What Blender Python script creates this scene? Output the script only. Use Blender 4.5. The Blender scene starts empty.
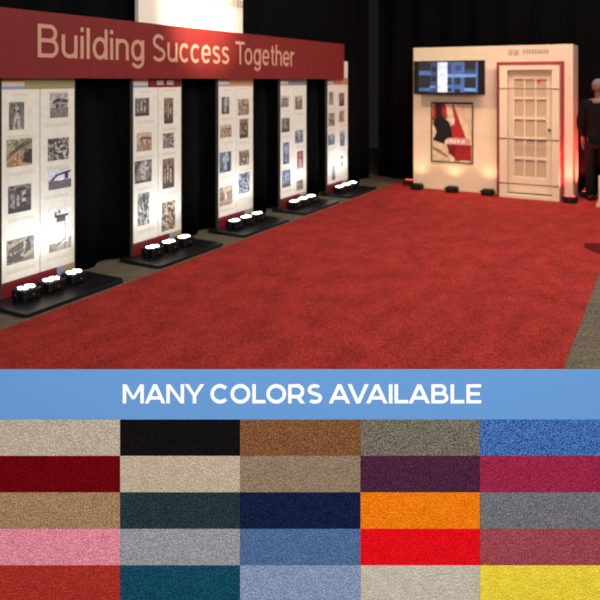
import bpy, bmesh, math, random
from mathutils import Vector, Matrix

# ------------------------------------------------------------------ camera, world, lights
SC = bpy.context.scene
COL = SC.collection
F = 663.0                 # focal length in pixels of the 600 px frame
HZ = 80.0                 # picture row of the horizon (the lens is level and shifted down)
EYE = 1.75

cd = bpy.data.cameras.new('camera'); cam = bpy.data.objects.new('camera', cd); COL.objects.link(cam)
cam.location = (0, 0, EYE); cam.rotation_euler = (math.radians(90), 0, 0)
cd.sensor_width = 36.0; cd.lens = 36.0 * F / 600.0
cd.shift_x = 0.0; cd.shift_y = -(300.0 - HZ) / 600.0
cd.clip_start = 0.05; cd.clip_end = 100
cd.dof.use_dof = True; cd.dof.focus_distance = 2.85; cd.dof.aperture_fstop = 3.3
SC.camera = cam

w = bpy.data.worlds.new('hall_darkness'); SC.world = w; w.use_nodes = True
w.node_tree.nodes['Background'].inputs[0].default_value = (0.5, 0.45, 0.42, 1)
w.node_tree.nodes['Background'].inputs[1].default_value = 0.02
SC.view_settings.view_transform = 'Standard'; SC.view_settings.look = 'None'
SC.view_settings.exposure = 0.0; SC.view_settings.gamma = 1.0
SC.view_settings.use_curve_mapping = False


def lamp(name, kind, loc, target, power, color, size=0.1, angle=60, blend=0.6, size_y=None):
    d = bpy.data.lights.new(name, kind); d.energy = power; d.color = color
    if kind == 'AREA':
        d.size = size
        if size_y: d.shape = 'RECTANGLE'; d.size_y = size_y
    else:
        d.shadow_soft_size = size
    if kind == 'SPOT':
        d.spot_size = math.radians(angle); d.spot_blend = blend
    o = bpy.data.objects.new(name, d); COL.objects.link(o); o.location = loc
    v = Vector(target) - Vector(loc)
    o.rotation_euler = v.to_track_quat('-Z', 'Y').to_euler()
    return o


WARM = (1.0, 0.80, 0.62)
# ceiling spots on the exhibits, plus added unseen fill lights
lamp('stand_fill_light', 'AREA', (0.3, -1.9, 3.9), (0, 2.2, 0.1), 375, (1.0, 0.985, 0.97), 1.2)  # unseen fill added behind the camera to light the sample board
lamp('carpet_fill_light', 'AREA', (3.3, 6.9, 5.6), (2.4, 6.6, 0), 370, (1.0, 0.93, 0.85), 3.0, size_y=3.0)  # unseen overhead fill, added to brighten the carpet
lamp('sign_spotlight', 'SPOT', (0.3, 5.9, 3.1), (-1.12, 7.36, 2.50), 900, (1.0, 0.80, 0.58), 0.06, 40, 1.0)
lamp('booth_spotlight', 'SPOT', (-0.36, 8.57, 4.6), (2.95, 10.15, 0.35), 490, (1.0, 0.79, 0.52), 0.045, 44, 1.0)
lamp('red_fill_light', 'SPOT', (3.2, 6.6, 4.4), (3.0, 10.15, 1.2), 170, (1.0, 0.10, 0.12), 0.12, 36, 1.0)  # added red fill, tints the television's shadow on the booth wall
lamp('panel_fill_light', 'AREA', (1.9, 5.2, 4.4), (-1.0, 7.6, 1.0), 20, (1.0, 0.93, 0.84), 1.0)  # unseen fill added to lift the photo panels
lamp('banner_spotlight', 'SPOT', (1.6, 5.5, 3.9), (0.2, 9.4, 1.9), 60, (0.75, 0.72, 1.0), 0.06, 40, 1.0)

# ------------------------------------------------------------------ helpers
U = Vector((0.489, 0.8722, 0)).normalized()        # along the carpet, away from the camera
V = Vector((U.y, -U.x, 0))                         # across the carpet, to the right
RU = math.atan2(U.y, U.x)                          # turns local x into U
RV = math.atan2(V.y, V.x)                          # turns local x into V


def along(o, d, px):
    k = (px - 300.0) / F
    return (k * o.y - o.x) / (d.x - k * d.y)


def height(o, d, s, py):
    return EYE - (py - HZ) / F * (o.y + d.y * s)


def lin(c):
    out = []
    for x in c[:3]:
        x = max(0.0, min(1.0, x / 255.0))
        out.append(x / 12.92 if x <= 0.04045 else ((x + 0.055) / 1.055) ** 2.4)
    return tuple(out)


def rgba(c):
    return lin(c) + (1.0,)


def tag(o, label=None, cat=None, group=None, kind=None):
    if label: o['label'] = label
    if cat: o['category'] = cat
    if group: o['group'] = group
    if kind: o['kind'] = kind
    return o


def empty(name, loc, rz=0.0):
    o = bpy.data.objects.new(name, None); COL.objects.link(o)
    o.empty_display_size = 0.1
    o.location = loc; o.rotation_euler = (0, 0, rz)
    return o


def copy_tree(o, parent=None):
    c = o.copy(); COL.objects.link(c)
    if parent: c.parent = parent
    for ch in list(o.children):
        copy_tree(ch, c)
    return c


class MB:
    def __init__(s): s.v = []; s.f = []; s.m = []; s.mi = 0; s.sm = []

    def add(s, vs, fs, smooth=False):
        b = len(s.v); s.v += [tuple(p) for p in vs]
        for f in fs:
            s.f.append([b + i for i in f]); s.m.append(s.mi); s.sm.append(smooth)
        return s

    def box(s, x0, x1, y0, y1, z0, z1):
        return s.add([(x0, y0, z0), (x1, y0, z0), (x1, y1, z0), (x0, y1, z0),
                      (x0, y0, z1), (x1, y0, z1), (x1, y1, z1), (x0, y1, z1)],
                     [(3, 2, 1, 0), (4, 5, 6, 7), (0, 1, 5, 4), (1, 2, 6, 5), (2, 3, 7, 6), (3, 0, 4, 7)])

    def prism(s, poly, y0, y1):
        """polygon in x,z (counter-clockwise seen from -y), between y0 (front) and y1"""
        n = len(poly)
        vs = [(x, y0, z) for x, z in poly] + [(x, y1, z) for x, z in poly]
        fs = [tuple(range(n)), tuple(range(2 * n - 1, n - 1, -1))]
        fs += [(i, i + n, (i + 1) % n + n, (i + 1) % n) for i in range(n)]
        return s.add(vs, fs)

    def prismz(s, poly, z0, z1):
        n = len(poly)
        vs = [(x, y, z0) for x, y in poly] + [(x, y, z1) for x, y in poly]
        fs = [tuple(range(n - 1, -1, -1)), tuple(range(n, 2 * n))]
        fs += [(i, (i + 1) % n, (i + 1) % n + n, i + n) for i in range(n)]
        return s.add(vs, fs)

    def tube(s, p, q, r0, r1=None, n=12, cap=True):
        r1 = r0 if r1 is None else r1
        p = Vector(p); q = Vector(q); d = (q - p).normalized()
        a = d.orthogonal().normalized(); b = d.cross(a)
        vs = [p + (a * math.cos(2 * math.pi * i / n) + b * math.sin(2 * math.pi * i / n)) * r0 for i in range(n)]
        vs += [q + (a * math.cos(2 * math.pi * i / n) + b * math.sin(2 * math.pi * i / n)) * r1 for i in range(n)]
        s.add(vs, [(i, (i + 1) % n, (i + 1) % n + n, i + n) for i in range(n)], True)
        if cap:
            b0 = len(s.v) - 2 * n
            s.f.append([b0 + i for i in range(n - 1, -1, -1)]); s.m.append(s.mi); s.sm.append(False)
            s.f.append([b0 + n + i for i in range(n)]); s.m.append(s.mi); s.sm.append(False)
        return s

    def ball(s, c, rx, ry, rz, n=14, k=9):
        vs = [(c[0], c[1], c[2] + rz)]
        for j in range(1, k):
            th = math.pi * j / k
            for i in range(n):
                ph = 2 * math.pi * i / n
                vs.append((c[0] + rx * math.sin(th) * math.cos(ph), c[1] + ry * math.sin(th) * math.sin(ph), c[2] + rz * math.cos(th)))
        vs.append((c[0], c[1], c[2] - rz))
        fs = [(0, 1 + i, 1 + (i + 1) % n) for i in range(n)]
        for j in range(k - 2):
            for i in range(n):
                a = 1 + j * n + i; b = 1 + j * n + (i + 1) % n
                fs.append((a, a + n, b + n, b))
        e = len(vs) - 1; b0 = 1 + (k - 2) * n
        fs += [(e, b0 + (i + 1) % n, b0 + i) for i in range(n)]
        return s.add(vs, fs, True)

    def build(s, name, mats, parent=None, bevel=0.0, seg=2):
        me = bpy.data.meshes.new(name); me.from_pydata(s.v, [], s.f)
        if not isinstance(mats, (list, tuple)): mats = [mats]
        for m in mats: me.materials.append(m)
        for p, mi, sm in zip(me.polygons, s.m, s.sm):
            p.material_index = mi; p.use_smooth = sm
        me.update()
        o = bpy.data.objects.new(name, me); COL.objects.link(o)
        if parent: o.parent = parent
        if bevel:
            b = o.modifiers.new('bevel', 'BEVEL'); b.width = bevel; b.segments = seg
            b.limit_method = 'ANGLE'; b.angle_limit = math.radians(40)
        return o


# ------------------------------------------------------------------ materials
def mat(name, color, rough=0.6, metal=0.0, emit=None, strength=0.0, spec=0.4):
    m = bpy.data.materials.new(name); m.use_nodes = True
    b = m.node_tree.nodes['Principled BSDF']
    b.inputs['Base Color'].default_value = rgba(color)
    b.inputs['Roughness'].default_value = rough; b.inputs['Metallic'].default_value = metal
    b.inputs['Specular IOR Level'].default_value = spec
    if emit:
        b.inputs['Emission Color'].default_value = rgba(emit)
        b.inputs['Emission Strength'].default_value = strength
    return m


def noisy(name, ca, cb, scale, rough=0.9, bump=0.3, bscale=None, detail=4.0, lo=0.35, hi=0.65, big=None, spec=0.15, dist=0.01,
          stretch=None):
    """two colours mixed by fine noise, optionally dulled by slow mottling (pile, wear)"""
    m = bpy.data.materials.new(name); m.use_nodes = True
    nt = m.node_tree; N = nt.nodes; L = nt.links
    b = N['Principled BSDF']; b.inputs['Roughness'].default_value = rough
    b.inputs['Specular IOR Level'].default_value = spec
    tc = N.new('ShaderNodeTexCoord'); src = tc.outputs['Object']
    if stretch:
        mp = N.new('ShaderNodeMapping'); mp.inputs['Rotation'].default_value = (0, 0, stretch[0])
        mp.inputs['Scale'].default_value = stretch[1]
        L.new(src, mp.inputs['Vector']); src2 = mp.outputs['Vector']
    else:
        src2 = src
    n = N.new('ShaderNodeTexNoise'); n.inputs['Scale'].default_value = scale; n.inputs['Detail'].default_value = detail
    L.new(src, n.inputs['Vector'])
    r = N.new('ShaderNodeValToRGB')
    r.color_ramp.elements[0].position = lo; r.color_ramp.elements[1].position = hi
    r.color_ramp.elements[0].color = rgba(ca); r.color_ramp.elements[1].color = rgba(cb)
    L.new(n.outputs['Fac'], r.inputs['Fac']); out = r.outputs['Color']
    if big:
        bs, amt = big
        n2 = N.new('ShaderNodeTexNoise'); n2.inputs['Scale'].default_value = bs; n2.inputs['Detail'].default_value = 6.0
        n2.inputs['Roughness'].default_value = 0.62
        L.new(src2, n2.inputs['Vector'])
        r2 = N.new('ShaderNodeValToRGB')
        r2.color_ramp.elements[0].position = 0.36; r2.color_ramp.elements[1].position = 0.62
        k = 1.0 - amt
        r2.color_ramp.elements[0].color = (k, k, k, 1); r2.color_ramp.elements[1].color = (1, 1, 1, 1)
        L.new(n2.outputs['Fac'], r2.inputs['Fac'])
        mx = N.new('ShaderNodeMix'); mx.data_type = 'RGBA'; mx.blend_type = 'MULTIPLY'
        mx.inputs['Factor'].default_value = 1.0
        L.new(out, mx.inputs['A']); L.new(r2.outputs['Color'], mx.inputs['B']); out = mx.outputs['Result']
    L.new(out, b.inputs['Base Color'])
    if bump:
        n3 = N.new('ShaderNodeTexNoise'); n3.inputs['Scale'].default_value = bscale or scale; n3.inputs['Detail'].default_value = 3
        L.new(src, n3.inputs['Vector'])
        bp = N.new('ShaderNodeBump'); bp.inputs['Strength'].default_value = bump; bp.inputs['Distance'].default_value = dist
        L.new(n3.outputs['Fac'], bp.inputs['Height']); L.new(bp.outputs['Normal'], b.inputs['Normal'])
    return m


def attr_mat(name, emit=0.0, rough=0.55):
    m = bpy.data.materials.new(name); m.use_nodes = True
    nt = m.node_tree; b = nt.nodes['Principled BSDF']; b.inputs['Roughness'].default_value = rough
    a = nt.nodes.new('ShaderNodeAttribute'); a.attribute_name = 'Col'
    if emit:
        b.inputs['Base Color'].default_value = (0.01, 0.01, 0.01, 1)
        nt.links.new(a.outputs['Color'], b.inputs['Emission Color']); b.inputs['Emission Strength'].default_value = emit
    else:
        nt.links.new(a.outputs['Color'], b.inputs['Base Color'])
    return m


M = {}
M['carpet'] = noisy('red_carpet_pile', (122, 33, 31), (188, 62, 54), 95, 0.95, 0.8, 90, 4, 0.34, 0.66, (3.6, 0.30), 0.05, 0.006,
                    (RU, (0.85, 1.3, 1)))
M['shadow_patch'] = noisy('shadow_tinted_pile', (66, 12, 14), (104, 26, 26), 150, 0.95, 0.5, 120, 5, 0.3, 0.7, None, 0.05, 0.006)
M['floor'] = noisy('hall_floor_flecks', (68, 61, 50), (126, 113, 92), 48, 0.75, 0.15, 60, 6, 0.34, 0.66, (4.0, 0.32), 0.2, 0.004,
                   (-RU, (0.5, 4.0, 1)))
M['drape'] = noisy('black_velour', (5, 5, 6), (12, 11, 12), 40, 0.95, 0.1, 60, 3, 0.3, 0.7, None, 0.05)
M['black'] = mat('black_satin', (14, 14, 15), 0.38)
M['blackmatte'] = mat('black_paint', (12, 12, 13), 0.6)
M['basegloss'] = noisy('black_laminate', (15, 15, 16), (24, 24, 25), 90, 0.36, 0.05, 90, 3, 0.3, 0.7, None, 0.45)
M['print'] = noisy('cream_print', (216, 211, 196), (226, 221, 207), 14, 0.6, 0.0, spec=0.3)
M['edge'] = mat('panel_edge', (70, 65, 60), 0.6)
M['seam'] = mat('seam_grey', (96, 90, 84), 0.7)
M['caption'] = mat('caption_grey', (190, 181, 167), 0.7)
M['photo'] = attr_mat('photograph_print')
M['screen'] = attr_mat('screen_image', 1.0)
M['poster'] = attr_mat('poster_print', 0.0, 0.35)
M['bred'] = noisy('banner_red', (114, 31, 29), (122, 35, 33), 8, 0.65, 0.0, spec=0.25)
M['btext'] = mat('banner_lettering', (196, 146, 122), 0.6)
M['signwhite'] = mat('sign_white', (240, 228, 212), 0.6)
M['signink'] = mat('sign_ink', (168, 142, 116), 0.6)
M['led'] = mat('white_led', (255, 255, 255), 0.4, 0, (255, 255, 255), 9.0)
M['warmled'] = mat('warm_led', (255, 235, 200), 0.4, 0, (255, 225, 170), 3.0)
M['redled'] = mat('red_led', (255, 90, 80), 0.4, 0, (255, 80, 70), 1.6)
M['booth'] = noisy('booth_cream', (226, 200, 168), (232, 206, 174), 5, 0.6, 0.0, spec=0.25)
M['boothred'] = mat('booth_red', (150, 48, 52), 0.55)
M['doorpaint'] = mat('door_cream', (230, 206, 174), 0.45)
M['pane'] = mat('frosted_pane', (196, 170, 138), 0.35)
M['inkgrey'] = mat('booth_lettering', (176, 152, 126), 0.7)
M['bandred'] = mat('strip_red', (120, 18, 28), 0.6)
M['wire'] = mat('strap_grey', (88, 74, 62), 0.6)
M['suit'] = noisy('dark_cloth', (11, 10, 11), (20, 17, 18), 60, 0.85, 0.2, 80, 3, 0.3, 0.7, None, 0.1)
M['skin'] = mat('skin', (128, 92, 76), 0.55)
M['hair'] = noisy('grey_hair', (84, 76, 70), (140, 130, 120), 80, 0.6, 0.3, 80)
M['bag'] = noisy('cream_canvas', (200, 176, 150), (214, 190, 164), 60, 0.85, 0.2, 80)
M['bannerblue'] = mat('sign_blue', (98, 148, 206), 0.6, spec=0.2)
M['white'] = mat('white_lettering', (250, 250, 250), 0.6, spec=0.2)
M['sticker'] = mat('pink_sticker', (222, 70, 96), 0.6)

# ------------------------------------------------------------------ setting
CL = Vector((-2.09, 4.62, 0))                     # a point on the left edge of the red carpet
CW = 3.51; CT = 0.006
fl = MB().box(-9, 12, -4, 17, -0.1, 0.0).build('floor', M['floor']); tag(fl, 'grey-brown flecked hall floor beside the red carpet', 'floor', kind='structure')


def drape(name, o, d, length, h, seed, label):
    """pleated cloth hanging from a rail, folds along its length"""
    rnd = random.Random(seed)
    e = empty(name, o, math.atan2(d.y, d.x))
    n = int(length / 0.035); mb = MB(); vs = []; fs = []
    ph = 0.0; rows = [0.004, 0.5, 1.4, 2.6, h]
    prof = []
    for i in range(n + 1):
        ph += 0.32 + 0.25 * rnd.random()
        prof.append((i * length / n, 0.055 * math.sin(ph) + 0.02 * math.sin(ph * 0.37 + 1)))
    for k, z in enumerate(rows):
        a = 1.15 - 0.13 * k
        for x, y in prof: vs.append((x, y * a, z))
    for k in range(len(rows) - 1):
        for i in range(n):
            a = k * (n + 1) + i; fs.append((a, a + 1, a + n + 2, a + n + 1))
    mb.add(vs, fs, True); c = mb.build('cloth', M['drape'], e)
    so = c.modifiers.new('thickness', 'SOLIDIFY'); so.thickness = 0.006
    MB().tube((0, 0, h + 0.02), (length, 0, h + 0.02), 0.024).build('rail', M['blackmatte'], e)
    for x in (0.0, length):
        MB().tube((x, 0.14, 0), (x, 0.14, h + 0.03), 0.022).build('upright', M['blackmatte'], e)
    tag(e, label, 'curtain', 'black drapes around the exhibit')
    return e


P0 = Vector((-2.34, 5.20, 0))                     # front left foot of the nearest photo panel
BD = Vector((1.80, 11.78, 0))                     # a point of the back drape
dl = P0 - V * 0.17 - U * 3.2
drape('black_drape', dl, U, 10.85, 4.4, 3, 'black pleated curtain hanging behind the row of photo panels')
drape('black_drape', BD - V * 0.45, V, 8.5, 4.4, 8, 'black curtain hanging behind the white booth with the door')

# red carpet
e = empty('red_carpet', CL, RU)
nx, ny = 110, 40
x0, x1 = -0.5, 7.62
rnd = random.Random(4)
cm = MB(); cm.box(x0, x1, -CW, 0, 0.0005, CT)
cm.build('pile', M['carpet'], e, 0.003, 1)
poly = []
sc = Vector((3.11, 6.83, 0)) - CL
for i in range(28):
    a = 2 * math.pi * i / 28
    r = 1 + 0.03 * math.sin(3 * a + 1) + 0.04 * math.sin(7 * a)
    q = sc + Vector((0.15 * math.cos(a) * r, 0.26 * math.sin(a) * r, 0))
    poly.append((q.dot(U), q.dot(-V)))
st = MB().prismz(poly, CT - 0.001, CT + 0.0008).build('shadow_patch', M['shadow_patch'], e)  # shadow on the carpet, drawn as a flat patch of darker colour
st['label'] = 'dark maroon patch painted on the pile as a shadow'
tag(e, 'wide red carpet runner leading from the front to the white booth', 'carpet')


# ------------------------------------------------------------------ pictures made of coloured cells
def mixc(a, b, t): return tuple(a[i] + (b[i] - a[i]) * t for i in range(3))


def vnoise(seed):
    r = random.Random(seed); g = [[r.random() for _ in range(24)] for _ in range(24)]

    def f(x, y):
        x = x % 23; y = y % 23
        i, j = int(x), int(y); a, b = x - i, y - j
        a = a * a * (3 - 2 * a); b = b * b * (3 - 2 * b)
        return (g[i][j] * (1 - a) + g[i + 1][j] * a) * (1 - b) + (g[i][j + 1] * (1 - a) + g[i + 1][j + 1] * a) * b
    return f


def inpoly(x, y, p):
    c = False; j = len(p) - 1
    for i in range(len(p)):
        if (p[i][1] > y) != (p[j][1] > y) and x < (p[j][0] - p[i][0]) * (y - p[i][1]) / (p[j][1] - p[i][1]) + p[i][0]: c = not c
        j = i
    return c


def painter(base, ops, seed=1, grain=0.18):
    nf = vnoise(seed)

    def f(u, v):
        c = base
        for op in ops:
            k = op[0]
            if k == 'r':
                if op[1] <= u <= op[3] and op[2] <= v <= op[4]: c = op[5]
            elif k == 'e':
                if ((u - op[1]) / op[3]) ** 2 + ((v - op[2]) / op[4]) ** 2 <= 1: c = op[5]
            elif k == 'p':
                if inpoly(u, v, op[1]): c = op[2]
            elif k == 'n':                                     # speckle of another tone: scale, threshold, colour
                if nf(u * op[1] + 3, v * op[1] + 5) > op[2]: c = op[3]
        g = 1 + grain * (nf(u * 14, v * 14) - 0.5) * 2
        return tuple(max(0, min(255, x * g)) for x in c)
    return f


def picture(name, parent, x0, x1, z0, z1, y, fn, m, nx=18, nz=22, thick=0.002):
    vs = []; fs = []; cols = []
    for j in range(nz + 1):
        for i in range(nx + 1):
            vs.append((x0 + (x1 - x0) * i / nx, y, z0 + (z1 - z0) * j / nz))
    for j in range(nz):
        for i in range(nx):
            a = j * (nx + 1) + i
            fs.append((a, a + 1, a + nx + 2, a + nx + 1)); cols.append(rgba(fn((i + 0.5) / nx, (j + 0.5) / nz)))
    b = len(vs)
    vs += [(x0, y + thick, z0), (x1, y + thick, z0), (x1, y + thick, z1), (x0, y + thick, z1)]
    c0, c1, c2, c3 = 0, nx, (nx + 1) * (nz + 1) - 1, (nx + 1) * nz
    for q in ((c0, b, b + 1, c1), (c1, b + 1, b + 2, c2), (c2, b + 2, b + 3, c3), (c3, b + 3, b, c0), (b + 3, b + 2, b + 1, b)):
        fs.append(q); cols.append((0.3, 0.28, 0.25, 1))
    me = bpy.data.meshes.new(name); me.from_pydata(vs, [], fs); me.materials.append(m)
    ca = me.color_attributes.new('Col', 'FLOAT_COLOR', 'CORNER')
    k = 0
    for p, c in zip(me.polygons, cols):
        for _ in p.loop_indices:
            ca.data[k].color = c; k += 1
    o = bpy.data.objects.new(name, me); COL.objects.link(o); o.parent = parent
    return o


G = ((206, 200, 190), (128, 122, 114), (50, 46, 44))           # grey print
S = ((214, 190, 156), (146, 112, 84), (58, 42, 34))            # sepia print
B = ((196, 204, 216), (92, 118, 158), (38, 46, 66))            # bluish print
T = ((222, 196, 160), (184, 146, 112), (112, 82, 62))          # tan print
R = ((226, 208, 190), (176, 66, 60), (96, 40, 40))             # reddish print


def gen(kind, pal, seed):
    l, m_, d = pal; r = random.Random(seed); j = lambda a, b: a + (b - a) * r.random()
    if kind == 'person':
        x = j(0.42, 0.6)
        return painter(mixc(m_, d, 0.3), [('n', 4, 0.55, m_), ('p', [(x - .28, 0), (x + .3, 0), (x + .16, .62), (x - .12, .62)], l),
                       ('r', x - .02, 0, x + .05, .4, m_), ('e', x, .76, .12, .12, mixc(l, m_, .3)), ('n', 9, .8, d)], seed, .25)
    if kind == 'house':
        return painter(l, [('r', 0, 0, 1, j(.3, .42), m_), ('p', [(.1, .38), (.98, .34), (.98, .68), (.2, .62)], mixc(l, m_, .5)),
                       ('p', [(.02, .56), (.4, .8), (1, .72), (1, .6), (.45, .64)], d), ('r', .3, .36, .45, .55, d),
                       ('r', .62, .36, .74, .56, d), ('n', 8, .74, m_)], seed, .3)
    if kind == 'hall':
        return painter(mixc(m_, d, .6), [('r', .1, .18, .26, .7, mixc(l, m_, .5)), ('r', .38, .25, .48, .78, l), ('r', .6, .2, .78, .8, l),
                       ('r', 0, .82, 1, 1, m_), ('r', 0, 0, 1, .16, d), ('n', 7, .66, d)], seed, .3)
    if kind == 'crowd':
        return painter(m_, [('n', 5, .5, l), ('n', 8, .52, d), ('n', 11, .62, l), ('n', 13, .7, d)], seed, .3)
    if kind == 'street':
        return painter(l, [('r', 0, 0, 1, .3, m_), ('p', [(0, .28), (0, .9), (.3, .74), (.42, .3)], d), ('p', [(1, .26), (1, .8), (.66, .66), (.56, .28)], mixc(m_, d, .5)),
                       ('n', 8, .7, d), ('n', 9, .76, l)], seed, .25)
    if kind == 'statue':
        return painter(d, [('n', 4, .55, m_), ('p', [(.36, .1), (.62, .1), (.6, .4), (.82, .6), (.7, .95), (.38, .92), (.24, .62), (.42, .4)], l),
                       ('n', 8, .68, m_)], seed, .3)
    if kind == 'tower':
        return painter(l, [('p', [(.1, 0), (.9, 0), (.64, .45), (.54, 1), (.46, 1), (.36, .45)], d)], seed, .1)


def faded(f):
    """an old, low-contrast print"""
    return lambda u, v: tuple(104 + (x - 104) * 0.68 for x in f(u, v))


def special(k):
    if k == 'porch':
        return painter((176, 168, 120), [('r', 0, 0, 1, .38, (196, 142, 96)), ('p', [(.24, .36), (.95, .5), (.95, .85), (.3, .62)], (166, 150, 128)),
                       ('p', [(.06, .5), (.3, .64), (.98, .92), (1, .84), (.34, .52), (.1, .42)], (84, 70, 54)),
                       ('p', [(.3, .7), (.9, .98), (.92, .93), (.34, .64)], (70, 60, 48)), ('p', [(.62, .12), (1, .06), (1, .62), (.7, .56)], (44, 34, 34)),
                       ('n', 10, .74, (120, 96, 72))], 5, .28)
    if k == 'modern':
        return painter((206, 208, 218), [('r', 0, 0, 1, .44, (104, 102, 108)), ('p', [(.1, .42), (.72, .5), (.8, .86), (.3, .74), (.12, .56)], (226, 224, 226)),
                       ('p', [(.04, .46), (.34, .76), (.97, .9), (.97, .78), (.4, .66), (.16, .42)], (62, 64, 76)), ('r', .7, .46, .86, .8, (58, 58, 66)),
                       ('e', .5, .5, .2, .09, (232, 232, 236)), ('p', [(.1, .56), (.5, .97), (.9, 1), (.5, .93)], (120, 120, 130))], 6, .1)
    if k == 'signpost':
        return painter((226, 224, 220), [('r', 0, 0, 1, .18, (168, 160, 146)), ('p', [(0, .0), (.36, .0), (.3, .2), (0, .2)], (138, 124, 104)),
                       ('p', [(.3, .16), (.7, .26), (.72, .22), (.34, .12)], (104, 98, 94)), ('r', .7, .04, .745, .82, (72, 68, 68)),
                       ('r', .34, .66, .74, .8, (92, 88, 86)), ('r', .22, .78, .86, .83, (70, 66, 66)), ('r', .22, .84, .34, .93, (120, 116, 112)),
                       ('r', .4, .86, .5, .94, (130, 124, 120)), ('p', [(.84, .04), (1, .04), (1, .3), (.88, .24)], (150, 144, 138))], 7, .1)
    if k == 'aerial':
        return painter((150, 130, 104), [('p', [(0, .1), (.1, .72), (.82, .98), (.9, .4), (.5, .05)], (64, 54, 46)), ('p', [(.02, .78), (.72, 1), (.84, .96), (.1, .66)], (176, 158, 126)),
                       ('p', [(.12, .42), (.8, .66), (.84, .6), (.14, .34)], (120, 104, 84)), ('e', .2, .42, .1, .05, (206, 190, 160)), ('p', [(.5, .3), (.98, .44), (1, .3), (.62, .14)], (168, 150, 124)),
                       ('r', .6, .3, .68, .42, (134, 60, 48)), ('n', 9, .7, (52, 44, 38)), ('n', 11, .78, (170, 156, 132))], 9, .25)
    if k == 'lantern':
        return painter((214, 212, 210), [('r', .4, .05, .6, .5, (52, 52, 60)), ('e', .5, .78, .32, .16, (70, 72, 84)), ('r', .1, .05, .9, .14, (60, 60, 66))], 3, .1)


def caption(parent, x0, x1, z, y, rows=2, seed=0, h=0.006):
    r = random.Random(seed); mb = MB()
    for k in range(rows):
        x = x0 + (0.02 if k else 0) * r.random()
        while x < x1 - 0.01:
            w_ = 0.012 + 0.03 * r.random(); xe = min(x + w_, x1)
            mb.box(x, xe, y - 0.0008, y, z - k * 0.016, z - k * 0.016 + h); x = xe + 0.008
    return mb.build('caption', M['caption'], parent)


# pixel boxes of the prints (left, top, right, bottom) with their picture
PANELS = [
    dict(x=2.0, label='nearest photo panel, cream with olive strip at its top, by the left edge', strip=(148, 142, 98),
         pics=[((9, 102, 24, 129.5), ('person', G, 11)), ((6.5, 139, 32, 166), 'porch'), ((8, 185, 31, 212), ('hall', G, 14)), ((6.5, 238, 34, 262), 'aerial'),
               ((50, 93, 68, 117.5), ('house', G, 15)), ((47.7, 138, 68.7, 160), ('crowd', G, 16)), ((48.5, 169, 71, 188.5), 'modern'), ((49, 207.5, 71, 250), 'signpost')]),
    dict(label='second photo panel from the left, with dark red strip and white marks at its top', strip=(118, 26, 34),
         pics=[((135, 98, 149, 116), ('hall', G, 21)), ((136.7, 132.5, 151.5, 151), ('house', T, 22)), ((134.5, 160.5, 151.5, 182.5), ('statue', G, 23)), ((137.5, 193, 149, 225), ('crowd', G, 24)),
               ((164, 98, 173, 123.5), ('hall', S, 25)), ((163, 133, 174, 148), ('crowd', G, 26)), ((162.5, 158.5, 174, 188), ('hall', S, 27)), ((161.5, 201.5, 175, 230), ('crowd', S, 28))]),
    dict(label='third photo panel from the left, with tan strip and tan and blue pictures', strip=(190, 142, 98),
         pics=[((221.5, 97, 229, 114), ('statue', G, 31)), ((220, 125, 231.5, 137.5), ('house', T, 32)), ((219.5, 152, 231, 172), ('statue', B, 33)), ((219.5, 186, 232.5, 205), ('street', T, 34)),
               ((238, 99, 249, 115), ('crowd', T, 35)), ((239.5, 119, 248, 138), ('hall', S, 36)), ((239, 150.5, 249, 165), ('crowd', S, 37)), ((238.5, 173, 249.5, 193), ('crowd', B, 38))]),
    dict(label='fourth photo panel from the left, with grey-blue strip at its top', strip=(128, 128, 134),
         pics=[((280, 96, 288.5, 107), ('house', G, 41)), ((281.5, 118, 289.5, 132), ('hall', G, 42)), ((283, 142.5, 289, 164), ('statue', B, 43)), ((282, 170, 290.5, 187), ('hall', B, 44)),
               ((295, 96, 302, 109.5), ('street', S, 45)), ((295, 130, 303, 143), ('street', B, 46)), ((297, 151, 303, 168.5), ('person', R, 47)), ((296.5, 180, 303, 190), ('crowd', G, 48))]),
    dict(label='farthest photo panel, fifth in the row, at the end of the red banner', strip=(176, 130, 88),
         pics=[((329, 92, 333, 105), ('person', S, 51)), ((328.5, 113, 334.5, 126), ('crowd', S, 52)), ((328, 134, 334.5, 145), ('street', B, 53)), ((331.5, 166, 335.5, 180), ('tower', G, 54)),
               ((339, 93, 344, 106), ('hall', S, 55)), ((339, 111, 344, 122), ('crowd', T, 56)), ((340, 131, 344.5, 146), ('street', B, 57)), ((340, 155, 343.5, 166), 'lantern')]),
]
PW, PH = 0.727, 2.05
TPOS = [0.0, 1.455, 2.85, 4.245, 5.64]               # where each panel stands along the row
BT = 0.03
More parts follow.
